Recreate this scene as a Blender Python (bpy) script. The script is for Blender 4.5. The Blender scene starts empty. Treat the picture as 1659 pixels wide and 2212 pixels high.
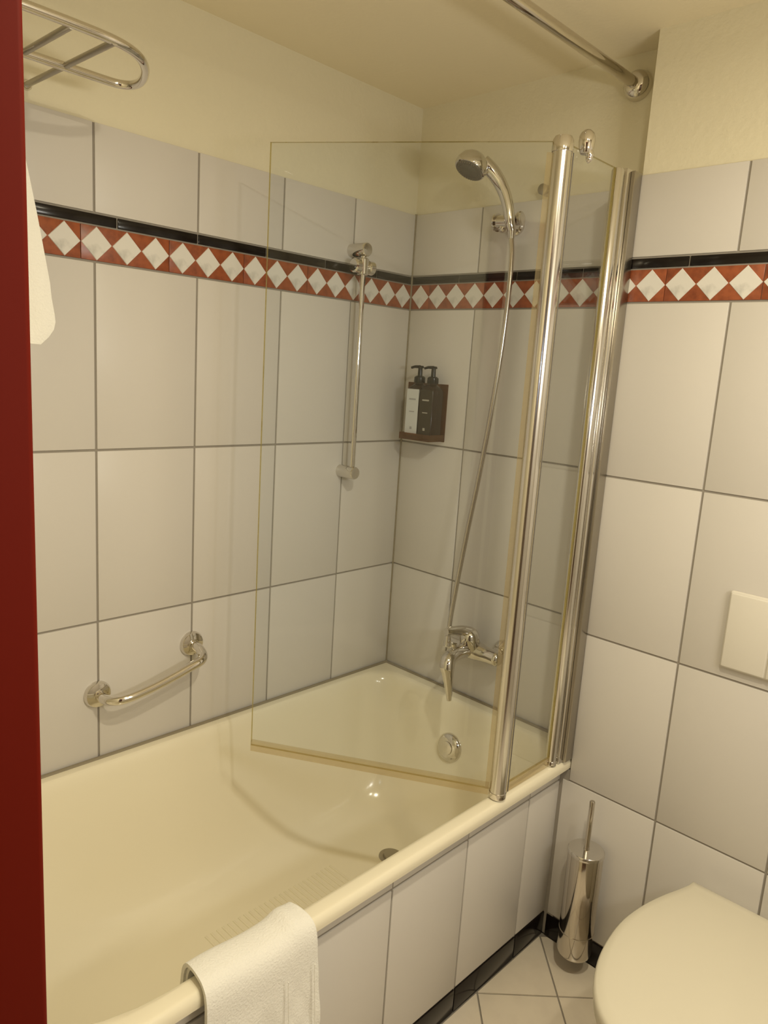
import bpy, bmesh, math, random
from mathutils import Vector, Matrix, Euler
random.seed(4)
sc = bpy.context.scene
COL = sc.collection

# ------------------------------------------------------------------ camera
cam_d = bpy.data.cameras.new('camera')
cam = bpy.data.objects.new('camera', cam_d); COL.objects.link(cam)
cam.location = (1.6062, -1.7467, 1.4911)
cam.rotation_euler = Euler((math.radians(79.2329), math.radians(-3.6331), math.radians(44.2493)), 'XYZ')
cam_d.sensor_fit = 'HORIZONTAL'; cam_d.sensor_width = 36.0
cam_d.lens = 36.0 * 1606.03 / 1659.0
cam_d.clip_start = 0.01
sc.camera = cam

# ------------------------------------------------------------------ world, exposure
w = bpy.data.worlds.new('world'); sc.world = w; w.use_nodes = True
w.node_tree.nodes['Background'].inputs[0].default_value = (1.0, .86, .66, 1)
w.node_tree.nodes['Background'].inputs[1].default_value = 0.03
sc.view_settings.view_transform = 'Standard'
sc.view_settings.look = 'None'
sc.view_settings.gamma = 1.0
sc.view_settings.use_curve_mapping = False
sc.view_settings.exposure = 0.08

# ------------------------------------------------------------------ lights: two warm ceiling lamps, added fill lamp, weak camera flash
LAMPS = [((1.42, -1.10, 2.196), 11.6), ((1.78, -.86, 2.196), 5.0)]
WARM = (1.0, .895, .66)
def disc_light(name, loc, energy, size, color):
    l = bpy.data.lights.new(name, 'AREA'); l.shape = 'DISK'; l.size = size; l.energy = energy; l.color = color
    o = bpy.data.objects.new(name, l); COL.objects.link(o); o.location = loc
    return o
for lp, en in LAMPS:
    disc_light('ceiling_lamp_light', lp, en, .075, WARM)
ml = bpy.data.lights.new('fill_lamp_light', 'AREA'); ml.shape = 'RECTANGLE'; ml.size = .50; ml.size_y = .10; ml.energy = 6.6; ml.color = (1.0, .96, .86)  # added fill light out of view on the right, evens out the room
mlo = bpy.data.objects.new('fill_lamp_light', ml); COL.objects.link(mlo); mlo.location = (2.118, -.95, 1.60)
mlo.rotation_euler = Euler((math.radians(90), 0, math.radians(90)), 'XYZ')
fl = bpy.data.lights.new('camera_flash', 'POINT'); fl.energy = 1.3; fl.color = (.72, .86, 1.0); fl.shadow_soft_size = .010
flo = bpy.data.objects.new('camera_flash', fl); COL.objects.link(flo); flo.location = (1.655, -1.715, 1.535)

# ------------------------------------------------------------------ materials
def nodes(m):
    m.use_nodes = True
    return m.node_tree.nodes, m.node_tree.links, m.node_tree.nodes['Principled BSDF']
def mat(name, col, rough=.5, metal=0., spec=.5, bump=None, noise=None, coat=0., sheen=0.):
    """bump=(scale,strength,dist)  noise=(scale,colour2,lo,hi)"""
    m = bpy.data.materials.new(name); N, L, B = nodes(m)
    B.inputs['Base Color'].default_value = (*col, 1)
    B.inputs['Roughness'].default_value = rough
    B.inputs['Metallic'].default_value = metal
    B.inputs['Specular IOR Level'].default_value = spec
    B.inputs['Coat Weight'].default_value = coat
    B.inputs['Sheen Weight'].default_value = sheen
    tc = N.new('ShaderNodeTexCoord')
    if noise:
        t = N.new('ShaderNodeTexNoise'); t.inputs['Scale'].default_value = noise[0]; t.inputs['Detail'].default_value = 6
        r = N.new('ShaderNodeValToRGB'); r.color_ramp.elements[0].position = noise[2]; r.color_ramp.elements[1].position = noise[3]
        r.color_ramp.elements[0].color = (*col, 1); r.color_ramp.elements[1].color = (*noise[1], 1)
        L.new(tc.outputs['Object'], t.inputs['Vector']); L.new(t.outputs['Fac'], r.inputs['Fac']); L.new(r.outputs['Color'], B.inputs['Base Color'])
    if bump:
        t = N.new('ShaderNodeTexNoise'); t.inputs['Scale'].default_value = bump[0]; t.inputs['Detail'].default_value = 4
        b = N.new('ShaderNodeBump'); b.inputs['Strength'].default_value = bump[1]; b.inputs['Distance'].default_value = bump[2]
        if len(bump) > 3:
            mp = N.new('ShaderNodeMapping'); mp.inputs['Scale'].default_value = bump[3]
            L.new(tc.outputs['Object'], mp.inputs['Vector']); L.new(mp.outputs['Vector'], t.inputs['Vector'])
        else:
            L.new(tc.outputs['Object'], t.inputs['Vector'])
        L.new(t.outputs['Fac'], b.inputs['Height']); L.new(b.outputs['Normal'], B.inputs['Normal'])
    return m
M = {}
M['tile'] = mat('glazed_tile', (.655, .62, .575), .36, spec=.35, bump=(30, .10, .002, (1, 3.0, 1)))
M['grout'] = mat('grout', (.30, .27, .23), .9, bump=(180, .3, .001))
M['silicone'] = mat('silicone', (.26, .22, .15), .55)
M['plaster'] = mat('plaster', (.78, .72, .54), .9, spec=.2, bump=(70, .35, .004))
M['ceiling'] = mat('ceiling_paint', (.90, .81, .60), .92, spec=.15, bump=(90, .15, .003))
M['black'] = mat('black_tile', (.010, .007, .006), .16, spec=.3)
M['red'] = mat('red_marble', (.33, .085, .030), .3, noise=(55, (.20, .048, .018), .40, .68))
M['marble'] = mat('white_marble', (.74, .715, .67), .22, noise=(26, (.44, .43, .40), .52, .78))
M['floor'] = mat('floor_tile', (.80, .72, .60), .28, bump=(40, .1, .001), noise=(18, (.75, .67, .56), .4, .7))
M['tub'] = mat('tub_enamel', (.86, .795, .62), .13, spec=.5)
M['chrome'] = mat('chrome', (.72, .69, .64), .07, 1.0)
M['alu'] = mat('polished_aluminium', (.70, .68, .645), .17, 1.0)
M['steel_dark'] = mat('dark_metal', (.42, .39, .34), .3, 1.0)  # darker metal for peg, crossbars, drain cover and profile edge
M['steel'] = mat('stainless_steel', (.62, .58, .52), .09, 1.0)
M['hose'] = mat('metal_hose', (.60, .56, .50), .22, 1.0)
M['grey_plastic'] = mat('grey_plastic', (.16, .145, .12), .5)
M['towel'] = mat('terry_cloth', (.86, .84, .78), .95, spec=.1, bump=(260, .55, .003), sheen=.3)
M['toilet'] = mat('toilet_ceramic', (.71, .66, .53), .2, spec=.5)
M['plate'] = mat('white_plastic', (.72, .68, .60), .35)
M['door'] = mat('red_lacquer', (.10, .0065, .0022), .6, spec=.05)
M['bottle'] = mat('brown_bottle', (.024, .010, .005), .15, spec=.3)
M['pump'] = mat('black_plastic', (.008, .006, .005), .15, spec=.3)
M['label'] = mat('white_label', (.66, .68, .68), .5)
M['label_dark'] = mat('dark_label', (.040, .030, .018), .4, spec=.3)
M['ink'] = mat('grey_ink', (.36, .36, .38), .6)
M['ink_light'] = mat('pale_ink', (.42, .40, .34), .6)
M['lamp_white'] = mat('lamp_white', (.8, .8, .78), .4)
M['hall_floor'] = mat('hall_floor', (.18, .10, .06), .6)
M['hall_wall'] = mat('hall_wall', (.55, .45, .30), .9)

def glassy(name, tint, f0=.04, edge=False, solid=0., solid_col=(.5, .5, .4)):
    m = bpy.data.materials.new(name); m.use_nodes = True
    N, L = m.node_tree.nodes, m.node_tree.links; N.clear()
    out = N.new('ShaderNodeOutputMaterial')
    tr = N.new('ShaderNodeBsdfTransparent'); tr.inputs[0].default_value = (*tint, 1)
    gl = N.new('ShaderNodeBsdfGlossy'); gl.inputs['Roughness'].default_value = .01; gl.inputs[0].default_value = (1, 1, 1, 1)
    base = tr.outputs[0]
    if solid:
        df = N.new('ShaderNodeBsdfDiffuse'); df.inputs[0].default_value = (*solid_col, 1)
        mx0 = N.new('ShaderNodeMixShader'); mx0.inputs[0].default_value = solid
        L.new(tr.outputs[0], mx0.inputs[1]); L.new(df.outputs[0], mx0.inputs[2]); base = mx0.outputs[0]
    ge = N.new('ShaderNodeNewGeometry')
    d = N.new('ShaderNodeVectorMath'); d.operation = 'DOT_PRODUCT'
    L.new(ge.outputs['Normal'], d.inputs[0]); L.new(ge.outputs['Incoming'], d.inputs[1])
    def mth(op, a, b=None):
        n = N.new('ShaderNodeMath'); n.operation = op
        for i, v in enumerate((a, b)):
            if v is None: continue
            if isinstance(v, (int, float)): n.inputs[i].default_value = v
            else: L.new(v, n.inputs[i])
        return n.outputs[0]
    c = mth('ABSOLUTE', d.outputs['Value']); c = mth('SUBTRACT', 1.0, c); c = mth('POWER', c, 5.0)
    c = mth('MULTIPLY_ADD', c, 1 - f0); c.node.inputs[2].default_value = f0
    mx = N.new('ShaderNodeMixShader'); L.new(c, mx.inputs[0]); L.new(base, mx.inputs[1]); L.new(gl.outputs[0], mx.inputs[2])
    L.new(mx.outputs[0], out.inputs[0])
    return m
M['glass'] = glassy('clear_glass', (.966, .981, .994), .020)
M['glass_edge'] = glassy('glass_edge', (.70, .62, .30), .05, solid=.45, solid_col=(.46, .36, .11))
M['seal'] = glassy('clear_seal', (.93, .89, .80), .03, solid=.15, solid_col=(.62, .50, .30))
M['amber'] = glassy('amber_acrylic', (.60, .33, .10), .04, solid=.30, solid_col=(.20, .085, .02))

# ------------------------------------------------------------------ object helpers
def tag(o, label=None, cat=None, group=None, kind=None):
    if label: o['label'] = label
    if cat: o['category'] = cat
    if group: o['group'] = group
    if kind: o['kind'] = kind
    return o
def link(name, me, parent=None, loc=None, rot=None):
    o = bpy.data.objects.new(name, me); COL.objects.link(o)
    if parent is not None: o.parent = parent
    if loc is not None: o.location = loc
    if rot is not None: o.rotation_euler = rot
    return o
def empty(name, loc=(0, 0, 0)):
    o = bpy.data.objects.new(name, None); COL.objects.link(o); o.location = loc; o.empty_display_size = .05
    return o
class Thing:
    """empty at the base; parts given in world coordinates"""
    def __init__(s, name, loc, label, cat, group=None, kind=None):
        s.e = empty(name, loc); s.loc = Vector(loc); tag(s.e, label, cat, group, kind)
    def part(s, name, me, parent=None, label=None):
        me.transform(Matrix.Translation(-s.loc))
        o = link(name, me, parent if parent is not None else s.e)
        if label: o['label'] = label
        return o
def finish(name, bm, m, smooth=True, angle=40):
    bmesh.ops.recalc_face_normals(bm, faces=bm.faces[:])
    me = bpy.data.meshes.new(name); bm.to_mesh(me); bm.free()
    ms = m if isinstance(m, (list, tuple)) else [m]
    for x in ms: me.materials.append(M[x] if isinstance(x, str) else x)
    if smooth:
        for p in me.polygons: p.use_smooth = True
        me.set_sharp_from_angle(angle=math.radians(angle))
    return me
def bm_box(bm, lo, hi, bevel=0., seg=2):
    lo, hi = Vector(lo), Vector(hi); c = (lo + hi) / 2; d = hi - lo
    r = bmesh.ops.create_cube(bm, size=1.0, matrix=Matrix.Translation(c) @ Matrix.Diagonal((*d, 1)))
    if bevel:
        es = list({e for v in r['verts'] for e in v.link_edges})
        bmesh.ops.bevel(bm, geom=es, offset=bevel, segments=seg, affect='EDGES', profile=.5)
def box(name, lo, hi, m, bevel=0., seg=2, smooth=True):
    bm = bmesh.new(); bm_box(bm, lo, hi, bevel, seg)
    return finish(name, bm, m, smooth)
def frame_of(t):
    t = t.normalized(); a = Vector((0, 0, 1)) if abs(t.z) < .9 else Vector((1, 0, 0))
    u = t.cross(a).normalized(); return u, t.cross(u).normalized()
def bm_tube(bm, pts, rad, n=16, cap=True, flat=None):
    pts = [Vector(p) for p in pts]
    rads = rad if isinstance(rad, (list, tuple)) else [rad] * len(pts)
    rings = []; u = None
    for i, p in enumerate(pts):
        t = (pts[min(i + 1, len(pts) - 1)] - pts[max(i - 1, 0)])
        if u is None: u, v = frame_of(t)
        else:
            t = t.normalized(); u = (u - t * u.dot(t)).normalized(); v = t.cross(u)
        rings.append([bm.verts.new(p + (u * math.cos(2 * math.pi * k / n) + v * math.sin(2 * math.pi * k / n)) * rads[i]) for k in range(n)])
    for a, b in zip(rings, rings[1:]):
        for k in range(n): bm.faces.new((a[k], a[(k + 1) % n], b[(k + 1) % n], b[k]))
    if cap:
        bm.faces.new(rings[0]); bm.faces.new(rings[-1])
def tube(name, pts, rad, m, n=16, smooth=True, angle=40):
    bm = bmesh.new(); bm_tube(bm, pts, rad, n); return finish(name, bm, m, smooth, angle)
def bm_lathe(bm, base, axis, prof, n=32):
    """prof list of (dist along axis, radius)"""
    base, axis = Vector(base), Vector(axis).normalized(); u, v = frame_of(axis)
    rings = []
    for d, r in prof:
        c = base + axis * d
        if r < 1e-6: rings.append([bm.verts.new(c)])
        else: rings.append([bm.verts.new(c + (u * math.cos(2 * math.pi * k / n) + v * math.sin(2 * math.pi * k / n)) * r) for k in range(n)])
    for a, b in zip(rings, rings[1:]):
        for k in range(n):
            k2 = (k + 1) % n
            if len(a) == 1 and len(b) == 1: continue
            if len(a) == 1: bm.faces.new((a[0], b[k], b[k2]))
            elif len(b) == 1: bm.faces.new((a[k], a[k2], b[0]))
            else: bm.faces.new((a[k], a[k2], b[k2], b[k]))
    for r in (rings[0], rings[-1]):
        if len(r) > 1: bm.faces.new(r)
def lathe(name, base, axis, prof, m, n=32, angle=40):
    bm = bmesh.new(); bm_lathe(bm, base, axis, prof, n); return finish(name, bm, m, True, angle)
def catmull(pts, per=8):
    P = [Vector(p) for p in pts]; P = [P[0] * 2 - P[1]] + P + [P[-1] * 2 - P[-2]]; out = []
    for i in range(1, len(P) - 2):
        for k in range(per):
            t = k / per
            out.append(.5 * ((2 * P[i]) + (P[i + 1] - P[i - 1]) * t + (2 * P[i - 1] - 5 * P[i] + 4 * P[i + 1] - P[i + 2]) * t * t + (3 * P[i] - P[i - 1] - 3 * P[i + 1] + P[i + 2]) * t ** 3))
    out.append(P[-2]); return out
def prism(name, poly, z0, z1, m, bevel=0., seg=2, smooth=True, angle=40):
    bm = bmesh.new()
    f = bm.faces.new([bm.verts.new((x, y, z0)) for x, y in poly])
    r = bmesh.ops.extrude_face_region(bm, geom=[f])
    vs = [g for g in r['geom'] if isinstance(g, bmesh.types.BMVert)]
    bmesh.ops.translate(bm, verts=vs, vec=(0, 0, z1 - z0))
    if bevel: 
        bmesh.ops.recalc_face_normals(bm, faces=bm.faces[:])
        es = [e for e in bm.edges if abs(e.verts[0].co.z - e.verts[1].co.z) < 1e-6]
        bmesh.ops.bevel(bm, geom=es, offset=bevel, segments=seg, affect='EDGES', profile=.5)
    return finish(name, bm, m, smooth, angle)

# ------------------------------------------------------------------ measured room
zJ3, HH, zBb, zBt, zKt, zT, zC, zb, zrim = .472, .402, 1.680, 1.754, 1.778, 1.959, 2.257, .069, .531
PW = -.091            # face of the boxed-out wall beside the tub
XP = .757             # its edge
XA = .732             # face of the tub apron
XR, YN = 2.20, -1.62  # right wall, wall with the doorway
G = .0048             # joint
TH = .0075            # tile thickness in front of the plaster
_tm = {}
def tile_mesh(a, b, m, t=TH, bev=.0014):
    k = (round(a, 4), round(b, 4), m, t)
    if k not in _tm: _tm[k] = box('tile', (-a / 2, -t, -b / 2), (a / 2, 0, b / 2), m, bev, 2)
    return _tm[k]
# a tiled wall face: tile meshes have their back at y = 0 and look along -Y
class Wall:
    def __init__(s, obj, axis, face):    # axis 'x': wall runs along X and faces -Y ; axis 'y': runs along Y and faces +X
        s.o, s.axis, s.face = obj, axis, face
    def put(s, name, me, a, z, parent=None, off=0.):
        if s.axis == 'x': loc, rot = (a, s.face - off, z), (0, 0, 0)
        else: loc, rot = (s.face + off, a, z), (0, 0, math.radians(90))
        o = link(name, me, parent or s.o)
        if parent is None: o.location, o.rotation_euler = loc, rot
        return o
    def tile(s, name, a0, a1, z0, z1, m):
        return s.put(name, tile_mesh(a1 - a0 - G, z1 - z0 - G, m), (a0 + a1) / 2, (z0 + z1) / 2)
_dm = {}
def diamond_mesh(w_, h_):
    k = (round(w_, 4), round(h_, 4))
    if k not in _dm:
        bm = bmesh.new(); t = .0014
        p = [(-w_ / 2, 0), (0, -h_ / 2), (w_ / 2, 0), (0, h_ / 2)]
        fr = [bm.verts.new((x * .965, -t, z * .965)) for x, z in p]; bk = [bm.verts.new((x, 0, z)) for x, z in p]
        bm.faces.new(fr); bm.faces.new(bk[::-1])
        for i in range(4): bm.faces.new((fr[i], fr[(i + 1) % 4], bk[(i + 1) % 4], bk[i]))
        _dm[k] = finish('diamond', bm, 'marble', False)
    return _dm[k]
def clip_diamond(x0, x1, h_):
    """diamond centred at 0 of width PER clipped to x0..x1"""
    hw = PER * .5 * .985
    poly = [(-hw, 0), (0, -h_ / 2), (hw, 0), (0, h_ / 2)]
    for sgn, lim in ((1, x1), (-1, -x0)):
        out = []
        for i in range(len(poly)):
            a, b = poly[i], poly[(i + 1) % len(poly)]
            ia, ib = sgn * a[0] <= lim, sgn * b[0] <= lim
            if ia: out.append(a)
            if ia != ib:
                t = (sgn * lim - a[0]) / (b[0] - a[0]); out.append((sgn * lim, a[1] + t * (b[1] - a[1])))
        poly = out
        if len(poly) < 3: return None
    bm = bmesh.new(); t = .0014
    fr = [bm.verts.new((x, -t, z)) for x, z in poly]; bk = [bm.verts.new((x, 0, z)) for x, z in poly]
    n = len(poly); bm.faces.new(fr); bm.faces.new(bk[::-1])
    for i in range(n): bm.faces.new((fr[i], fr[(i + 1) % n], bk[(i + 1) % n], bk[i]))
    return finish('diamond', bm, 'marble', False)
PER = .0685
def border(W, a0, a1, phase, strip=3):
    """border strips with diamonds whose centres fall on phase + k*PER, between a0 and a1 (wall coordinate)"""
    h = zBt - zBb - .004
    k0 = math.floor((a0 - phase) / PER) - 1
    L = strip * PER; s0 = phase + PER / 2 + math.floor((a0 - phase - PER / 2) / L) * L
    s = s0
    while s < a1 - 1e-4:
        b0, b1 = max(s, a0), min(s + L, a1)
        if b1 - b0 > .004:
            mid = (b0 + b1) / 2
            st = W.put('border_tile', tile_mesh(b1 - b0 - .0012, h, 'red', TH, .0008), mid, (zBb + zBt) / 2)
            k = math.floor((b0 - phase) / PER) - 1
            while phase + k * PER < b1 + PER:
                c = phase + k * PER; k += 1
                lo, hi = b0 + .0006 - c, b1 - .0006 - c
                if hi < -PER / 2 + .003 or lo > PER / 2 - .003: continue
                if lo <= -PER / 2 + .001 and hi >= PER / 2 - .001: me = diamond_mesh(PER * .985, h - .001)
                else:
                    me = clip_diamond(max(lo, -PER / 2), min(hi, PER / 2), h - .001)
                    if me is None: continue
                d = link('diamond', me, st); d.location = (c - mid, -TH, 0)
        s += L
def listello(W, joints):
    for a, b in zip(joints, joints[1:]):
        W.put('listello', tile_mesh(b - a - .003, zKt - zBt - .003, 'black', TH, .0012), (a + b) / 2, (zBt + zKt) / 2)
def tiled_wall(W, cols, rows, top=True):
    for a, b in zip(cols, cols[1:]):
        for z0, z1 in rows: W.tile('wall_tile', a, b, z0, z1, 'tile')
        if top: W.tile('wall_tile', a, b, zKt, zT, 'tile')
def structure(name, me, label, cat): return tag(link(name, me), label, cat, kind='structure')

# left wall --------------------------------------------------------
wl = structure('wall_left', box('wall_left', (-.12, YN - .12, 0), (-TH, .12, zC), 'plaster', smooth=False), 'yellow plastered long wall beside the bathtub, white tiles below', 'wall')
link('grout_bed', box('grout_bed', (-.010, YN, .30), (-.0030, 0, zT - .003), 'grout', smooth=False), wl)
WL = Wall(wl, 'y', -TH)
rowsL = [(zJ3, zJ3 + HH), (zJ3 + HH, zJ3 + 2 * HH), (zJ3 + 2 * HH, zBb)]
colsL = [YN] + [-.25 * k for k in range(6, -1, -1)]
tiled_wall(WL, colsL, rowsL)
listello(WL, [YN, -1.55, -1.35, -1.15, -.949, -.750, -.551, -.351, -.151, -.001])
border(WL, YN, -.001, -.0365)

# back wall at the taps ----------------------------------------------
wb = structure('wall_back', box('wall_back', (-TH, TH, 0), (XP + .02, .12, zC), 'plaster', smooth=False), 'yellow plastered end wall behind the taps, white tiles below', 'wall')
link('grout_bed', box('grout_bed', (0, .0030, .30), (XP, .010, zT - .003), 'grout', smooth=False), wb)
WB = Wall(wb, 'x', TH)
tiled_wall(WB, [0, .25, .50, XP], rowsL)
listello(WB, [.001, .183, .384, .585, XP])
border(WB, .001, XP, .0385)
link('corner_seam', tube('corner_seam', [(.0005, -.0005, zrim), (.0005, -.0005, zT)], .0032, 'silicone', 8), wb)

# boxed-out wall behind the toilet ------------------------------------
wx = structure('wall_back_boxing', box('wall_back_boxing', (XP + .001, PW + TH, 0), (XR, .0, zC), 'plaster', smooth=False), 'boxed-out tiled wall section behind the toilet, painted cream above', 'wall')
link('grout_bed', box('grout_bed', (XP + .001, PW + .0030, .0), (XR, PW + .012, zT - .003), 'grout', smooth=False), wx)
WX = Wall(wx, 'x', PW + TH)
colsX = [XP + .0005, .993, 1.243, 1.493, 1.743, 1.993, XR]
tiled_wall(WX, colsX, rowsL)
colsX0 = [.7395] + colsX[1:]
for a, b in zip(colsX0, colsX0[1:]): WX.tile('wall_tile', a, b, zb, zJ3, 'tile')
listello(WX, [XP, .894, 1.095, 1.296, 1.497, 1.698, 1.899, 2.1, XR])
border(WX, XP, XR, .8125)
bb = tag(empty('baseboard_back', (XP, PW, 0)), 'black tiled baseboard on the wall behind the toilet brush and toilet', 'baseboard', kind='structure')
for a, b in zip(colsX0, colsX0[1:]):
    o = link('baseboard_tile', tile_mesh(b - a - .003, zb - .005, 'black', TH + .001, .0012), bb); o.location = ((a + b) / 2 - XP, TH, zb / 2)

# tub apron ------------------------------------------------------------
wa = structure('wall_tub_apron', box('wall_tub_apron', (XA - .018, YN, 0), (XA - .0030, -.004, .500), 'grout', smooth=False), 'white tiled apron along the front of the bathtub', 'apron')
WA = Wall(wa, 'y', XA - TH)
colsA = [YN] + [-.230 - .25 * k for k in range(5, -1, -1)] + [PW + .006]
for a, b in zip(colsA, colsA[1:]):
    WA.tile('apron_tile', a, b, zb, .4600, 'tile')
    WA.put('apron_trim_tile', tile_mesh(b - a - .003, .0350, 'tile', TH, .001), (a + b) / 2, .4815)
ba = tag(empty('baseboard_apron', (XA, 0, 0)), 'black tiled baseboard along the foot of the tub apron', 'baseboard', kind='structure')
for a, b in zip(colsA, colsA[1:]):
    o = link('baseboard_tile', tile_mesh(b - a - .003, zb - .005, 'black', TH + .001, .0012), ba); o.location = (-TH, (a + b) / 2, zb / 2); o.rotation_euler = (0, 0, math.radians(90))
link('corner_joint', box('corner_joint', (XA - .010, PW + .001, .004), (XP + .002, PW + .02, .500), 'grout', smooth=False), wa)

# floor: diagonal tiles --------------------------------------------------
fl_o = structure('floor', box('floor', (-.12, YN - .12, -.10), (XR + .1, .1, -.0030), 'grout', smooth=False), 'bathroom floor of pale square tiles laid diagonally', 'floor')
def clip_rect(poly, x0, x1, y0, y1):
    for ax, sgn, lim in ((0, 1, x1), (0, -1, -x0), (1, 1, y1), (1, -1, -y0)):
        out = []
        for i in range(len(poly)):
            a, b = poly[i], poly[(i + 1) % len(poly)]
            ia, ib = sgn * a[ax] <= lim, sgn * b[ax] <= lim
            if ia: out.append(a)
            if ia != ib:
                t = (sgn * lim - a[ax]) / (b[ax] - a[ax]); out.append((a[0] + t * (b[0] - a[0]), a[1] + t * (b[1] - a[1])))
        poly = out
        if len(poly) < 3: return None
    return poly
q = .2; U0, V0 = .4465, .795; r2 = math.sqrt(.5); gf = .0022
for i in range(-14, 10):
    for j in range(-8, 12):
        u0, u1, v0, v1 = U0 + i * q + gf, U0 + (i + 1) * q - gf, V0 + j * q + gf, V0 + (j + 1) * q - gf
        poly = [((u + v) * r2, (u - v) * r2) for u, v in ((u0, v0), (u1, v0), (u1, v1), (u0, v1))]
        poly = clip_rect(poly, XA + .003, XR, YN, PW - .002)
        if poly is None: continue
        ar = abs(sum(poly[k][0] * poly[(k + 1) % len(poly)][1] - poly[(k + 1) % len(poly)][0] * poly[k][1] for k in range(len(poly)))) / 2
        if ar < 1e-4: continue
        link('floor_tile', prism('floor_tile', poly, -.005, 0, 'floor', smooth=False), fl_o)

# ceiling, right wall, doorway wall, hallway -------------------------------
structure('ceiling', box('ceiling', (-.12, -3.0, zC), (XR + .5, .12, zC + .1), 'ceiling', smooth=False), 'beige painted ceiling over bathtub', 'ceiling')
structure('wall_right', box('wall_right', (XR, YN - .12, 0), (XR + .1, .1, zC), 'tile', smooth=False), 'pale wall at the right side of the bathroom', 'wall')
bm = bmesh.new()
DX0, DX1, DZ = 1.253, 2.06, 2.03
bm_box(bm, (-TH, YN - .12, 0), (DX0, YN, zC)); bm_box(bm, (DX1, YN - .12, 0), (XR, YN, zC)); bm_box(bm, (DX0, YN - .12, DZ), (DX1, YN, zC))
structure('wall_front', finish('wall_front', bm, 'plaster', False), 'pale wall around the doorway', 'wall')
bm = bmesh.new()
bm_box(bm, (.8, -3.0, -.1), (2.7, YN - .12, 0)); structure('floor_hallway', finish('floor_hallway', bm, 'hall_floor', False), 'dark hallway floor outside the doorway', 'floor')
bm = bmesh.new()
bm_box(bm, (.8, -3.1, 0), (2.7, -3.0, zC)); bm_box(bm, (.7, -3.0, 0), (.8, YN - .12, zC)); bm_box(bm, (2.6, -3.0, 0), (2.7, YN - .12, zC)); bm_box(bm, (XR + .1, YN - .22, 0), (2.6, YN - .12, zC))
structure('wall_hallway', finish('wall_hallway', bm, 'hall_wall', False), 'hallway walls outside the doorway', 'wall')
dr = tag(empty('door_1', (1.66, YN - .06, 0)), 'dark red lacquered door frame at the left edge', 'door frame', kind='structure')
def dpart(name, lo, hi):
    me = box(name, lo, hi, 'door', .003, 3); me.transform(Matrix.Translation((-1.66, -YN + .06, 0))); return link(name, me, dr)
dpart('jamb', (DX0, YN - .15, 0), (1.275, YN, DZ)); dpart('jamb', (2.04, YN - .15, 0), (DX1, YN, DZ)); dpart('head_jamb', (1.275, YN - .15, DZ - .022), (2.04, YN, DZ))
dpart('casing', (1.165, YN, 0), (1.232, YN + .014, DZ + .04)); dpart('casing', (2.08, YN, 0), (2.14, YN + .014, DZ + .04)); dpart('head_casing', (1.232, YN, DZ - .02), (2.08, YN + .014, DZ + .04))

# ------------------------------------------------------------------ bathtub
tub = Thing('bathtub', (.38, -.8, 0), 'cream white built-in bathtub filling the alcove', 'bathtub')
def rr(x0, x1, y0, y1, rn, rf, z, n=10):
    """rounded rectangle, near end (y0) radius rn, far end (y1) radius rf"""
    pts = []
    for cx, cy, r, a0 in ((x1 - rf, y1 - rf, rf, 0), (x0 + rf, y1 - rf, rf, 90), (x0 + rn, y0 + rn, rn, 180), (x1 - rn, y0 + rn, rn, 270)):
        for k in range(n + 1):
            a = math.radians(a0 + 90 * k / n); pts.append((cx + r * math.cos(a), cy + r * math.sin(a), z))
    # subdivide the long straights so that shading stays even
    out = []
    for i, p in enumerate(pts):
        out.append(p)
        if (i + 1) % (n + 1) == 0:
            b = pts[(i + 1) % len(pts)]
            for k in range(1, 8): out.append(tuple(p[c] + (b[c] - p[c]) * k / 8 for c in range(3)))
    return out
keys = [  # x0,x1,y0,y1,rn,rf,z
    (.002, .7565, -1.612, -.002, .015, .006, .5050), (.002, .7570, -1.612, -.002, .015, .006, .514), (.002, .7555, -1.612, -.002, .015, .006, .5220),
    (.003, .7505, -1.611, -.003, .015, .008, .5290), (.008, .7440, -1.606, -.008, .02, .012, .5310), (.026, .7300, -1.560, -.036, .26, .06, .5310),
    (.032, .7215, -1.548, -.043, .31, .085, .5290), (.038, .7130, -1.538, -.050, .32, .095, .5210), (.046, .705, -1.525, -.057, .32, .105, .495),
    (.060, .692, -1.47, -.068, .31, .115, .42), (.076, .676, -1.39, -.084, .29, .125, .32), (.096, .656, -1.30, -.105, .27, .14, .225),
    (.125, .630, -1.21, -.135, .24, .15, .163), (.175, .585, -1.12, -.180, .20, .14, .131), (.245, .515, -1.02, -.235, .12, .11, .122)]
def cat1(v, per):
    P = [2 * v[0] - v[1]] + v + [2 * v[-1] - v[-2]]; out = []
    for i in range(1, len(P) - 2):
        for k in range(per):
            t = k / per
            out.append(.5 * (2 * P[i] + (P[i + 1] - P[i - 1]) * t + (2 * P[i - 1] - 5 * P[i] + 4 * P[i + 1] - P[i + 2]) * t * t + (3 * P[i] - P[i - 1] - 3 * P[i + 1] + P[i + 2]) * t ** 3))
    return out + [v[-1]]
cols = [cat1([k[c] for k in keys], 5) for c in range(7)]
bm = bmesh.new(); loops = []
for i in range(len(cols[0])):
    loops.append([bm.verts.new(p) for p in rr(*[c[i] for c in cols])])
for a, b in zip(loops, loops[1:]):
    n = len(a)
    for k in range(n): bm.faces.new((a[k], a[(k + 1) % n], b[(k + 1) % n], b[k]))
bm.faces.new(loops[-1])
me = finish('basin', bm, 'tub', True, 60)
for p in me.polygons: p.use_smooth = True
tub.part('basin', me)
tub.part('wall_seam', finish('wall_seam', (lambda b: (bm_tube(b, [(.0056, -1.60, zrim), (.0056, -.003, zrim)], .0054, 8), bm_tube(b, [(.003, -.0056, zrim), (XP - .004, -.0056, zrim)], .0054, 8), b)[-1])(bmesh.new()), 'silicone'))
on = Vector((0, -1, .18)).normalized()
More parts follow.
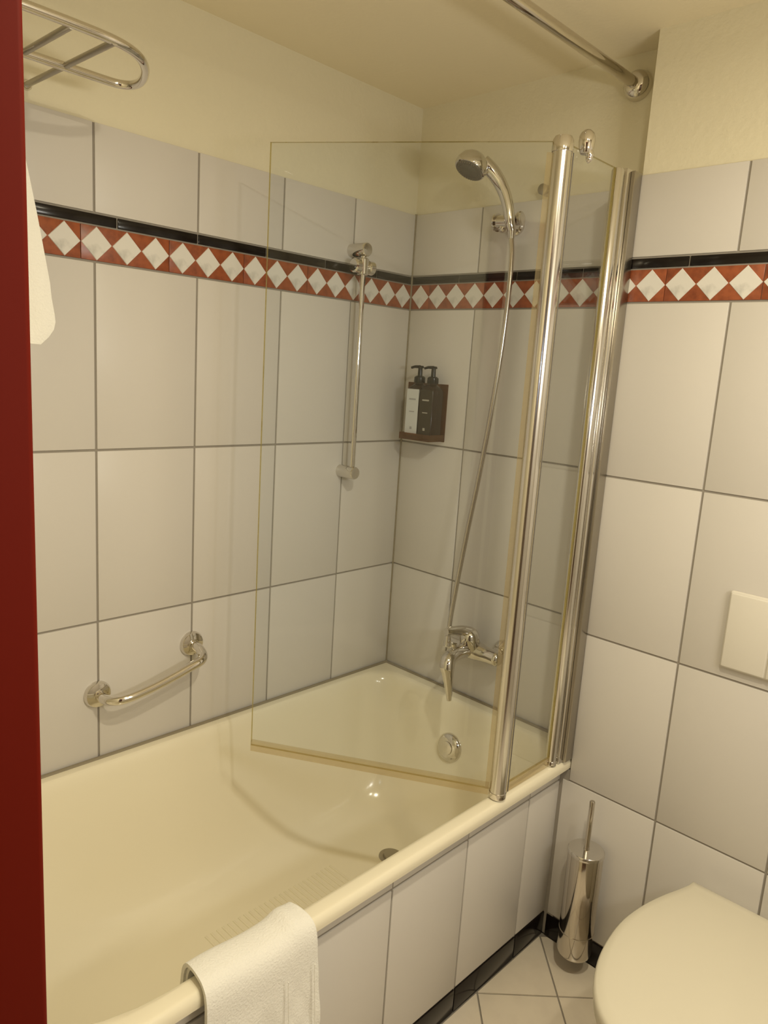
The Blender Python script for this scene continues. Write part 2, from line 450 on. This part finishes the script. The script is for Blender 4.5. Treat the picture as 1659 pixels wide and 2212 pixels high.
ov = tub.part('overflow_cover', lathe('overflow_cover', Vector((.352, -.0725, .388)), on, [(-.004, .0435), (.004, .0435), (.011, .039), (.016, .028), (.018, .0)], 'chrome'), label='round chrome overflow cover')
me = lathe('overflow_knob', Vector((.352, -.0725, .388)) + on * .0145, on, [(0, .021), (.006, .020), (.008, .012), (.008, 0)], 'chrome'); tub.part('overflow_knob', me, ov)
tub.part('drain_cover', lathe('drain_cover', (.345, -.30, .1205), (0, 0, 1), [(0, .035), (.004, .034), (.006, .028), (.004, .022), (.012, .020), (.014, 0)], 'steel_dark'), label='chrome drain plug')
bm = bmesh.new()
for k in range(26):
    y = -.46 - .016 * k
    bm_box(bm, (.26, y - .003, .120), (.50, y + .003, .1238), .0012, 2)
rb = tub.part('grip_ribs', finish('grip_ribs', bm, 'tub')); rb['kind'] = 'stuff'

# ------------------------------------------------------------------ folding shower screen
scr = Thing('shower_screen', (.737, -.3, zrim), 'two-panel folding glass shower screen with chrome posts on tub rim', 'shower screen')
zg0, zg1 = .552, 1.957
# wall profile
bm = bmesh.new(); bm_box(bm, (.724, -.142, .5335), (.752, PW - .001, 1.962), .002, 2); wp = scr.part('wall_profile', finish('wall_profile', bm, 'alu'))
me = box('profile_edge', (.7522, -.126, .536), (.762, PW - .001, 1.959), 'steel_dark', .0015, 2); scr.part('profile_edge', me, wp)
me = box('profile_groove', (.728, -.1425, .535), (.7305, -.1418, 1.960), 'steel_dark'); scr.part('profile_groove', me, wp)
hp = scr.part('hinge_post', lathe('hinge_post', (.7365, -.157, .5335), (0, 0, 1), [(0, .0125), (.003, .0140), (1.421, .0140), (1.426, .0115), (1.428, 0)], 'alu', 40))
me = lathe('post_foot', (.7365, -.157, .5325), (0, 0, 1), [(0, .0150), (.012, .0150), (.013, .0142)], 'chrome', 40); scr.part('post_foot', me, hp)
# middle post
mp = scr.part('hinge_post', lathe('hinge_post', (.7375, -.389, .549), (0, 0, 1), [(0, .0190), (1.388, .0190)], 'alu', 48))
me = lathe('post_cap', (.7375, -.389, 1.937), (0, 0, 1), [(0, .0208), (.006, .0212), (.022, .0205), (.029, .0165), (.032, .0)], 'chrome', 48); scr.part('post_cap', me, mp)
me = lathe('post_foot', (.7375, -.389, .5325), (0, 0, 1), [(0, .0175), (.004, .0205), (.016, .0205), (.0168, .0192)], 'chrome', 48); scr.part('post_foot', me, mp)
me = box('post_groove', (.7555, -.3785, .552), (.7575, -.3765, 1.936), 'grey_plastic'); scr.part('post_groove', me, mp)
def slab(name, a, b, z0, z1, t, m, medge):
    a, b = Vector((*a, 0)), Vector((*b, 0)); d = (b - a).normalized(); n = Vector((-d.y, d.x, 0)) * t / 2
    bm = bmesh.new()
    vs = [bm.verts.new(p + Vector((0, 0, z))) for z in (z0, z1) for p in (a - n, b - n, b + n, a + n)]
    big = [(0, 1, 5, 4), (2, 3, 7, 6)]; rim = [(0, 3, 2, 1), (4, 5, 6, 7), (1, 2, 6, 5), (3, 0, 4, 7)]
    for f in big: bm.faces.new([vs[i] for i in f])
    for f in rim: bm.faces.new([vs[i] for i in f]).material_index = 1
    return finish(name, bm, [m, medge], False)
g1 = scr.part('glass_panel', slab('glass_panel', (.7375, -.369), (.7365, -.172), .556, 1.957, .006, 'glass', 'glass_edge'), label='narrow fixed glass panel between the two posts')
g1s = scr.part('seal', box('seal', (.7335, -.368, .5335), (.7405, -.173, .557), 'seal', .001), g1)
me = box('seal', (.7330, -.3705, .556), (.7420, -.3560, 1.950), 'seal', .001); scr.part('seal', me, g1)
d2 = (Vector((.21, -.705)) - Vector((.7375, -.389))).normalized(); A2 = Vector((.7375, -.389)) + d2 * .0175; B2 = Vector((.21, -.705))
g2 = scr.part('glass_panel', slab('glass_panel', A2, B2, zg0, zg1, .0075, 'glass', 'glass_edge'), label='wide glass panel folded in over the tub')
scr.part('seal', slab('seal', A2 + d2 * .004, B2, zg0 - .014, zg0 + .012, .0105, 'seal', 'seal'), g2)
scr.part('post_clamp', slab('post_clamp', Vector((.7375, -.389)) + d2 * .010, A2 + d2 * .012, zg0, 1.936, .011, 'seal', 'seal'), g2)

# hook riding on the narrow panel, small peg on the end wall
hk = Thing('glass_hook', (.7375, -.308, 1.958), 'small chrome hook clipped over the top of the narrow glass panel', 'hook')
hk.part('hook_body', lathe('hook_body', (.7435, -.311, 1.951), (0, 0, 1), [(0, .0105), (.002, .0120), (.012, .0150), (.024, .0165), (.034, .0160), (.041, .0125), (.046, .0065), (.0475, 0)], 'chrome', 32, 70))
hk.part('hook_tip', tube('hook_tip', catmull([(.750, -.309, 1.956), (.7515, -.308, 1.948), (.750, -.308, 1.941), (.746, -.309, 1.9385)], 5), [.0085] * 6 + [.0075] * 5 + [.006] * 4 + [.004], 'chrome', 16, angle=80))
pg = Thing('wall_peg', (.458, 0, 1.977), 'small grey round peg on the end wall above the tiles', 'peg')
pg.part('base', lathe('base', (.452, TH, 1.977), (0, -1, 0), [(0, .014), (.004, .014), (.006, .010)], 'steel_dark', 24))
pg.part('knob', lathe('knob', (.452, TH, 1.977), (0, -1, 0), [(.005, .008), (.018, .008), (.021, .0135), (.027, .0135), (.029, .010), (.030, 0)], 'steel_dark', 24))

# ------------------------------------------------------------------ hand shower, holder, hose
hd = Thing('shower_holder', (.385, 0, 1.90), 'chrome wall bracket gripping the hand shower', 'shower holder')
hd.part('wall_plate', lathe('wall_plate', (.368, 0, 1.898), (0, -1, 0), [(0, .028), (.008, .028), (.012, .024), (.012, .012), (.030, .012)], 'chrome'))
hd.part('barrel', lathe('barrel', (.338, -.044, 1.900), (1, .0, -.06), [(0, .014), (.001, .0180), (.062, .0180), (.064, .014)], 'chrome'))
hd.part('end_cap', lathe('end_cap', (.3385, -.044, 1.900), (-1, 0, .06), [(0, .0240), (.004, .0240), (.007, .020), (.008, 0)], 'chrome'))
hd.part('end_cap', lathe('end_cap', (.402, -.040, 1.904), (1, 0, .10), [(0, .010), (.003, .0185), (.009, .0185), (.011, .015), (.012, 0)], 'chrome'))
hd.part('clamp_screw', lathe('clamp_screw', (.358, -.044, 1.888), (.1, -.2, -1), [(0, .013), (.010, .013), (.015, .009), (.017, 0)], 'chrome', 20))
hs = Thing('hand_shower', (.405, -.066, 1.87), 'chrome hand shower with dark spray plate hanging in its wall bracket', 'hand shower')
HC = Vector((.320, -.148, 2.026)); fn = Vector((-.10, -.44, -.89)).normalized()
hs.part('head', lathe('head', HC + fn * .020, -fn, [(0, .036), (.001, .0405), (.007, .0430), (.018, .0425), (.032, .0365), (.043, .0255), (.050, .012), (.0515, 0)], 'chrome', 40, 50))
sp = hs.part('spray_plate', lathe('spray_plate', HC + fn * .0185, fn, [(0, .0375), (.003, .037), (.0045, .033), (.004, .0245), (.0052, .023), (.0058, 0)], 'grey_plastic', 40), label='dark grey spray plate')
bm = bmesh.new(); fu, fv = frame_of(fn)
for rr_, nn in ((.0350, 34), (.0280, 24), (.014, 10)):
    for k in range(nn):
        a = 2 * math.pi * k / nn; p = HC + fn * .0225 + (fu * math.cos(a) + fv * math.sin(a)) * rr_
        bm_lathe(bm, p - fn * .002, fn, [(0, .0012), (.003, .0009)], 6)
nz = hs.part('spray_nozzles', finish('spray_nozzles', bm, 'steel'), sp); nz['kind'] = 'stuff'
hp_ = catmull([(.402, -.067, 1.872), (.399, -.0735, 1.891), (.393, -.0775, 1.925), (.382, -.083, 1.959), (.367, -.092, 1.990), (.350, -.106, 2.016), (.333, -.124, 2.034)], 6)
nn = len(hp_); hs.part('handle', tube('handle', hp_, [.0122 + .0080 * (i / nn) ** 1.0 for i in range(nn)], 'chrome', 24))
hs.part('hose_nut', lathe('hose_nut', (.402, -.067, 1.874), (.06, 0, -1), [(0, .0112), (.008, .0105), (.024, .0078)], 'chrome', 20))
ho = Thing('shower_hose', (.34, -.10, .72), 'flexible metal shower hose running down to the mixer tap', 'hose')
hpts = catmull([(.4035, -.067, 1.852), (.414, -.073, 1.80), (.420, -.080, 1.70), (.414, -.082, 1.55), (.398, -.082, 1.38), (.376, -.083, 1.20), (.354, -.085, 1.04), (.338, -.092, .88), (.336, -.102, .80), (.340, -.112, .745)], 40)
bm = bmesh.new(); bm_tube(bm, hpts, [.0066 + (.0006 if i % 2 else 0) for i in range(len(hpts))], 12); ho.part('hose', finish('hose', bm, 'hose', True, 80))
ho.part('hose_nut', lathe('hose_nut', (.340, -.112, .748), (.03, -.06, -1), [(0, .0078), (.010, .0095), (.020, .0115), (.030, .0115)], 'chrome', 20))

# ------------------------------------------------------------------ mixer tap
tp = Thing('mixer_tap', (.385, 0, .71), 'chrome single-lever bath mixer tap on the tiled end wall', 'mixer tap')
for x in (.310, .460):
    ro = tp.part('rosette', lathe('rosette', (x, 0, .716), (0, -1, 0), [(0, .030), (.004, .030), (.012, .025), (.018, .016), (.020, .013)], 'chrome'))
    tp.part('union_nut', lathe('union_nut', (x, -.018, .714), (0, -1, 0), [(0, .012), (.006, .0165), (.022, .0165), (.034, .015)], 'chrome', 12), ro)
bp = catmull([(.300, -.056, .708), (.330, -.058, .709), (.385, -.062, .712), (.440, -.058, .709), (.490, -.056, .708)], 6)
tp.part('body', tube('body', bp, [.014 if i in (0, len(bp) - 1) else .0225 + .007 * math.exp(-((i - len(bp) / 2) / 4) ** 2) for i in range(len(bp))], 'chrome', 28, angle=60))
dm = tp.part('cartridge_dome', lathe('cartridge_dome', (.392, -.070, .722), (0, -.30, 1), [(0, .030), (.012, .0300), (.032, .0295), (.046, .026), (.056, .017), (.060, 0)], 'chrome', 32, 60))
lv = catmull([(.390, -.082, .768), (.386, -.105, .776), (.381, -.130, .780), (.376, -.155, .782), (.374, -.166, .782)], 5)
tp.part('lever', tube('lever', lv, [.0165 - .006 * i / len(lv) for i in range(len(lv))], 'chrome', 20), dm)
so = catmull([(.388, -.060, .712), (.390, -.100, .716), (.393, -.145, .716), (.396, -.172, .708), (.400, -.182, .692), (.405, -.183, .672), (.411, -.182, .635), (.416, -.181, .595)], 6)
ns = len(so)
spt = tp.part('spout', tube('spout', so, [(.0215 - .001 * i / ns) if i < ns * .60 else .0209 - .0150 * ((i - ns * .60) / (ns * .40)) for i in range(ns)], 'chrome', 24, angle=60))
me = lathe('diverter_knob', (.394, -.150, .732), (0, -.1, 1), [(0, .006), (.008, .006), (.010, .009), (.018, .009), (.020, 0)], 'chrome', 20); tp.part('diverter_knob', me, spt)

# ------------------------------------------------------------------ slide rail on the long wall
sr = Thing('slide_rail', (0, -.255, 1.19), 'vertical chrome shower slide rail on the long tiled wall', 'slide rail')
for z in (1.815, 1.193):
    sr.part('mount', lathe('mount', (0, -.257, z), (1, 0, 0), [(0, .0185), (.062, .0185), (.065, .0165), (.066, 0)], 'chrome', 32))
sr.part('rail', lathe('rail', (.047, -.255, 1.193), (0, 0, 1), [(0, .0085), (.622, .0085)], 'chrome', 24))
sd = sr.part('slider', lathe('slider', (.047, -.255, 1.748), (0, 0, 1), [(0, .0135), (.002, .016), (.042, .016), (.045, .013)], 'chrome', 28), label='chrome slider with two side knobs')
for sgn in (-1, 1):
    me = lathe('knob', (.047, -.255, 1.770), (0, sgn, 0), [(.012, .010), (.018, .0185), (.034, .0190), (.038, .015), (.039, 0)], 'chrome', 24); sr.part('knob', me, sd)

# ------------------------------------------------------------------ grab bar
gb = Thing('grab_bar', (0, -.88, .70), 'short curved chrome grab bar on the long tiled wall above the tub', 'grab bar')
ga, gc = Vector((0, -1.004, .696)), Vector((0, -.752, .766))
for p in (ga, gc):
    gb.part('flange', lathe('flange', p, (1, 0, 0), [(0, .0325), (.005, .0325), (.011, .0290), (.014, .020), (.015, .0135), (.020, .0135)], 'chrome', 36))
gpts = catmull([ga + Vector((.012, 0, 0)), ga + Vector((.040, .002, .000)), ga + Vector((.062, .016, .001)), (.072, -.960, .700), (.074, -.905, .709), (.074, -.85, .722), (.074, -.80, .736), (.072, -.768, .744), gc + Vector((.060, -.002, -.014)), gc + Vector((.038, .001, -.004)), gc + Vector((.012, 0, 0))], 6)
gb.part('bar', tube('bar', gpts, .0118, 'chrome', 24, angle=80))

# ------------------------------------------------------------------ curtain rod
cr = Thing('curtain_rod', (.676, 0, 2.185), 'round metal shower curtain rod running high above the tub', 'curtain rod')
cr.part('rod', tube('rod', [(.676, .004, 2.185), (.676, YN + .002, 2.185)], .0125, 'steel', 28))
for y, s_ in ((TH, -1), (YN, 1)):
    cr.part('flange', lathe('flange', (.676, y, 2.185), (0, s_, 0), [(0, .0335), (.006, .0340), (.018, .0310), (.028, .0225), (.031, .0135)], 'chrome', 36, 60))

# ------------------------------------------------------------------ towel rack and hanging towel
rk = Thing('towel_rack', (0, -1.3, 1.985), 'chrome wall towel rack with looped rails near the ceiling', 'towel rack')
zr = 1.985
lp = [(.168, -1.58, zr), (.168, -1.40, zr), (.168, -1.25, zr), (.168, -1.10, zr), (.168, -1.050, zr), (.172, -1.028, zr), (.186, -1.013, zr), (.212, -1.010, zr), (.250, -1.021, zr), (.292, -1.043, zr), (.328, -1.075, zr), (.350, -1.118, zr), (.357, -1.18, zr), (.357, -1.30, zr), (.357, -1.45, zr), (.357, -1.58, zr)]
rk.part('rail_loop', tube('rail_loop', catmull(lp, 6), .0078, 'chrome', 20, angle=80))
for y in (-1.130, -1.200, -1.56):
    rk.part('crossbar', tube('crossbar', [(-.004, y, zr + .004), (.357, y, zr - .004)], .0055, 'steel_dark', 14))
    rk.part('wall_flange', lathe('wall_flange', (-TH, y, zr + .004), (1, 0, 0), [(0, .010), (.004, .010), (.008, .007)], 'chrome', 24))
rk.part('lower_rail', tube('lower_rail', [(.168, -1.58, 1.90), (.168, -1.215, 1.90)], .006, 'chrome', 16))
for y in (-1.575, -1.225):
    rk.part('drop_link', tube('drop_link', [(.168, y, zr), (.168, y, 1.90)], .004, 'chrome', 12))
def cloth(name, grid, thick, m):
    """grid[i][j] of points -> closed sheet with thickness"""
    bm = bmesh.new(); R_, C_ = len(grid), len(grid[0])
    V = [[bm.verts.new(p) for p in row] for row in grid]
    for i in range(R_ - 1):
        for j in range(C_ - 1): bm.faces.new((V[i][j], V[i][j + 1], V[i + 1][j + 1], V[i + 1][j]))
    bmesh.ops.recalc_face_normals(bm, faces=bm.faces[:])
    bmesh.ops.solidify(bm, geom=bm.faces[:], thickness=thick)
    return finish(name, bm, m, True, 70)
tw = Thing('hanging_towel', (.168, -1.33, 1.52), 'white terry towel hanging from the rack beside the door frame', 'towel')
grid = []
prof = [(.128, 1.60)] + [(.130, 1.62 + .27 * k / 8) for k in range(9)] + [(.155 - .018 * math.cos(math.pi * k / 6) + .013, 1.90 + .018 * math.sin(math.pi * k / 6)) for k in range(1, 6)] + [(.186 + .012 * (k / 28), 1.895 - .385 * k / 28) for k in range(29)]
for (x, z) in prof:
    row = []
    ye = -1.233 + .062 * max(0, min(1, (1.90 - z) / .36)) ** .9
    if z < 1.56: ye -= .030 * ((1.56 - z) / .05) ** 2
    for j in range(25):
        s_ = j / 24; y = -1.56 + (ye + 1.56) * s_
        row.append((x + .010 * math.sin(s_ * 15) * min(1, (1.92 - z) / .2) + (.012 * s_ if x > .17 else 0), y, z - .012 * s_ * (1 if z < 1.6 else 0)))
    grid.append(row)
tw.part('cloth', cloth('cloth', grid, .009, 'towel'))

# ------------------------------------------------------------------ towel over the rim
rt = Thing('rim_towel', (.76, -1.08, .30), 'white folded towel draped over the tub rim', 'towel')
def rim_profile(off):
    p = [(.6965 - .016 * k / 5 - off, .515 - .11 * k / 5) for k in range(5, -1, -1)]
    p += [(.702 - off, .528 + off * .3), (.709 - off * .5, .536 + off * .8), (.722, .5385 + off), (.738, .5385 + off), (.752 + off * .4, .535 + off), (.762 + off * .8, .526 + off * .7), (.7665 + off, .512 + off * .2)]
    p += [(.768 + off, .495 - .22 * k / 12) for k in range(13)]
    return [Vector((x, 0, z)) for x, z in catmull_2(p)]
def catmull_2(p): return [(v.x, v.y) for v in catmull([(a, b, 0) for a, b in p], 3)]
def drape(off, ya, yb, ycols, thick, fold=0.):
    P = rim_profile(off); grid = []
    for i, p in enumerate(P):
        f = i / (len(P) - 1); row = []
        hang = max(0, (i - len(P) * .58) / (len(P) * .42))
        for j in range(ycols):
            s_ = j / (ycols - 1)
            y = ya + (yb - ya) * s_ + (.012 * hang * (1 if s_ > .5 else .25)) * (abs(s_ - .5) * 2) + .004 * math.sin(9 * f + 2 * s_)
            dx = hang * (.007 * math.sin(7 * s_ + 9 * f) + .005 * math.sin(17 * s_ - 5 * f) + .0035 * math.sin(24 * s_ + 26 * f) + .0022 * math.sin(41 * s_ - 33 * f) + .006 + fold * s_)
            lift = .0035 * math.sin(6.3 * s_ + 1) * (1 - hang) + (.006 * math.exp(-((s_ - .86) / .08) ** 2) * (1 - hang))
            row.append((p.x + dx, y, p.z + lift))
        grid.append(row)
    return cloth('cloth', grid, thick, 'towel')
rt.part('lower_layer', drape(.001, -1.186, -.966, 30, .006))
rt.part('upper_layer', drape(.0085, -1.190, -.974, 34, .007, .003))
def seam(name, y0):
    P = rim_profile(.0168); n0 = int(len(P) * .54)
    return tube(name, [(p.x + .002 + max(0, (i / len(P) - .58) / .42) * .012, y0 + .006 * i / len(P), p.z) for i, p in enumerate(P) if i > n0], .0009, 'towel', 8)
rt.part('hem', seam('hem', -.988)); rt.part('hem', seam('hem', -1.046))

# ------------------------------------------------------------------ toilet
to = Thing('toilet', (1.255, PW, 0), 'white wall-hung toilet with closed lid at the lower right', 'toilet')
def lid_outline(s=1.0, y_back=-.152, y_front=-.672, hw=.188, xc=1.255):
    half = [(.137, y_back), (.140, y_back - .022), (.150, y_back - .055), (.166, y_back - .105), (.180, y_back - .165), (hw, y_back - .235), (.184, y_back - .305), (.170, y_back - .375), (.143, y_back - .440), (.105, y_back - .487), (.055, y_front + .007), (0, y_front)]
    half = [(p.x, p.y) for p in catmull([(a, b, 0) for a, b in half], 4)]
    pts = [(xc - a, b) for a, b in half] + [(xc + a, b) for a, b in half[-2::-1]]
    return [((x - xc) * s + xc, (y - (y_back + y_front) / 2) * s + (y_back + y_front) / 2) for x, y in pts]
def bm_lid(z0, z1, s=1., dome=.010, m='toilet', name='lid'):
    bm = bmesh.new(); rings = []
    for sc_, z in ((1., z0), (1., z1 - .009), (.992, z1 - .004), (.975, z1 - .0008), (.90, z1 + dome * .35), (.70, z1 + dome * .75), (.4, z1 + dome)):
        rings.append([bm.verts.new((x, y, z)) for x, y in lid_outline(s * sc_)])
    for a, b in zip(rings, rings[1:]):
        n = len(a)
        for k in range(n): bm.faces.new((a[k], a[(k + 1) % n], b[(k + 1) % n], b[k]))
    bm.faces.new(rings[0]); bm.faces.new(rings[-1])
    return finish(name, bm, m, True, 50)
ld = to.part('lid', bm_lid(.399, .417, 1., .006))
to.part('seat', bm_lid(.378, .3975, .985, .0, name='seat'))
bm = bmesh.new(); rings = []
for sc_, z, dy in ((.93, .376, 0), (.95, .360, 0), (.93, .31, .01), (.86, .25, .03), (.72, .18, .06), (.55, .12, .085), (.40, .09, .10)):
    ring = []
    for x, y in lid_outline(sc_):
        ring.append(bm.verts.new((x, max(min(y + dy, PW - .001), -2), z)))
    rings.append(ring)
for a, b in zip(rings, rings[1:]):
    n = len(a)
    for k in range(n): bm.faces.new((a[k], a[(k + 1) % n], b[(k + 1) % n], b[k]))
bm.faces.new(rings[0]); bm.faces.new(rings[-1])
to.part('bowl', finish('bowl', bm, 'toilet', True, 60))
to.part('wall_mount', box('wall_mount', (1.075 + .04, -.20, .10), (1.435 - .04, PW - .0005, .377), 'toilet', .02, 4))
for x in (1.175, 1.335): to.part('hinge', lathe('hinge', (x, -.146, .378), (0, 0, 1), [(0, .012), (.012, .012), (.016, .009), (.017, 0)], 'chrome', 20))

# ------------------------------------------------------------------ flush plate
fp = Thing('flush_plate', (1.207, PW, .988), 'white dual-button flush plate on the tiles above the toilet', 'flush plate')
bm = bmesh.new(); bm_box(bm, (1.085, PW - .013, .901), (1.331, PW - .0003, 1.075), .006, 4); fp.part('frame', finish('frame', bm, 'plate'))
fp.part('button', box('button', (1.0885, PW - .0165, .9045), (1.1785, PW - .010, 1.0715), 'plate', .0035, 3))
fp.part('button', box('button', (1.1805, PW - .0165, .9045), (1.3275, PW - .010, 1.0715), 'plate', .0035, 3))

# ------------------------------------------------------------------ toilet brush
tb = Thing('toilet_brush', (.857, -.146, .056), 'polished steel toilet brush set mounted low beside the tub apron', 'toilet brush')
c = (.857, -.1465, .056)
hb = tb.part('holder', lathe('holder', c, (0, 0, 1), [(0, .036), (.002, .0405), (.010, .0435), (.281, .0435), (.283, .0425)], 'steel', 48))
me = lathe('band', (.857, -.1465, .122), (0, 0, 1), [(0, .0436), (.001, .0443), (.003, .0443), (.004, .0436)], 'steel', 48); tb.part('band', me, hb)
tb.part('lid', lathe('lid', (.857, -.1465, .3395), (0, 0, 1), [(0, .0435), (.001, .0450), (.008, .0450), (.0105, .043), (.011, .008)], 'alu', 48))
tb.part('handle', lathe('handle', (.857, -.1465, .350), (0, 0, 1), [(0, .0085), (.004, .0068), (.130, .0068), (.132, .0055), (.1325, 0)], 'steel', 24))
tb.part('bracket', box('bracket', (.842, PW - .016, .20), (.872, PW - .0003, .26), 'steel', .002, 2))

# ------------------------------------------------------------------ soap dispenser holder and bottles
ds = Thing('dispenser_holder', (.10, 0, 1.28), 'amber acrylic holder for two pump bottles on the end wall', 'dispenser holder')
ds.part('back_plate', box('back_plate', (.018, -.004, 1.290), (.178, -.0005, 1.462), 'amber', .001, 2))
bm = bmesh.new()
bm_box(bm, (.060, -.074, 1.292), (.178, -.0045, 1.296)); bm_box(bm, (.060, -.076, 1.292), (.178, -.0735, 1.312)); bm_box(bm, (.1755, -.074, 1.296), (.178, -.0045, 1.312)); bm_box(bm, (.060, -.074, 1.296), (.0625, -.0045, 1.312))
ds.part('tray', finish('tray', bm, 'amber', False))
def bottle(xc, label_mat, ink, label, lab_text):
    B_ = Thing('pump_bottle', (xc, -.040, 1.297), label, 'bottle', 'pump bottles in the amber holder')
    z0 = 1.2968
    bm = bmesh.new()
    def ring(hx, hy, r, z):
        out = []
        for cx, cy, a0 in ((hx - r, hy - r, 0), (-hx + r, hy - r, 90), (-hx + r, -hy + r, 180), (hx - r, -hy + r, 270)):
            for k in range(6):
                a = math.radians(a0 + 90 * k / 5); out.append(bm.verts.new((xc + cx + r * math.cos(a), -.040 + cy + r * math.sin(a), z)))
        return out
    R_ = [ring(.0235, .0235, .006, z0), ring(.0255, .0255, .006, z0 + .002), ring(.0255, .0255, .006, z0 + .142), ring(.0240, .0240, .010, z0 + .150), ring(.0175, .0175, .0150, z0 + .158), ring(.0125, .0125, .0124, z0 + .162), ring(.0120, .0120, .0119, z0 + .166)]
    for a, b in zip(R_, R_[1:]):
        n = len(a)
        for k in range(n): bm.faces.new((a[k], a[(k + 1) % n], b[(k + 1) % n], b[k]))
    bm.faces.new(R_[0]); bm.faces.new(R_[-1])
    B_.part('body', finish('body', bm, 'bottle', True, 40))
    lb = B_.part('label', box('label', (xc - .0240, -.0664, z0 + .010), (xc + .0240, -.0656, z0 + .146), label_mat, .0003, 1), label=lab_text)
    for (zz, hw, hh) in ((.116, .013, .0022), (.079, .010, .0014), (.030, .004, .004)):
        B_.part('print', box('print', (xc - hw, -.0668, z0 + zz - hh), (xc + hw, -.0663, z0 + zz + hh), ink, smooth=False), lb)
    pm = B_.part('pump', lathe('pump', (xc, -.040, z0 + .1655), (0, 0, 1), [(0, .0165), (.004, .0172), (.016, .0165), (.020, .012), (.021, .0072), (.043, .0066), (.044, 0)], 'pump', 24))
    bm = bmesh.new(); bm_lathe(bm, (xc, -.040, z0 + .2085), (0, 0, 1), [(0, .010), (.003, .011), (.007, .009), (.008, 0)], 20)
    bm_tube(bm, [(xc, -.040, z0 + .2125), (xc - .012, -.052, z0 + .212), (xc - .020, -.060, z0 + .208)], [.005, .0042, .0034], 10)
    B_.part('nozzle', finish('nozzle', bm, 'pump'), pm)
bottle(.0960, 'label', 'ink', 'brown pump bottle with white label in the wall holder nearest the corner', 'white paper label')
bottle(.1485, 'label_dark', 'ink_light', 'brown pump bottle with dark label, right one in the wall holder', 'dark brown label')

ml_t = Thing('fill_lamp', (XR, -.95, 1.60), 'long white fill lamp added out of view on the right wall', 'fill lamp')
ml_t.part('housing', box('housing', (2.13, -1.21, 1.54), (XR - .0005, -.69, 1.66), 'lamp_white', .006, 3))  # body for the added fill light, never in view
# ------------------------------------------------------------------ ceiling lamps (outside the frame, they light the room)
for i, (lpos, en) in enumerate(LAMPS):
    lm = Thing('ceiling_lamp', (lpos[0], lpos[1], zC), ['round white ceiling lamp nearer the doorway', 'round white ceiling lamp nearer the toilet wall'][i], 'ceiling lamp', 'ceiling lamps')
    lm.part('housing', lathe('housing', (lpos[0], lpos[1], zC - .0005), (0, 0, -1), [(0, .055), (.045, .055), (.050, .052), (.050, .044), (.046, .040)], 'lamp_white', 32))
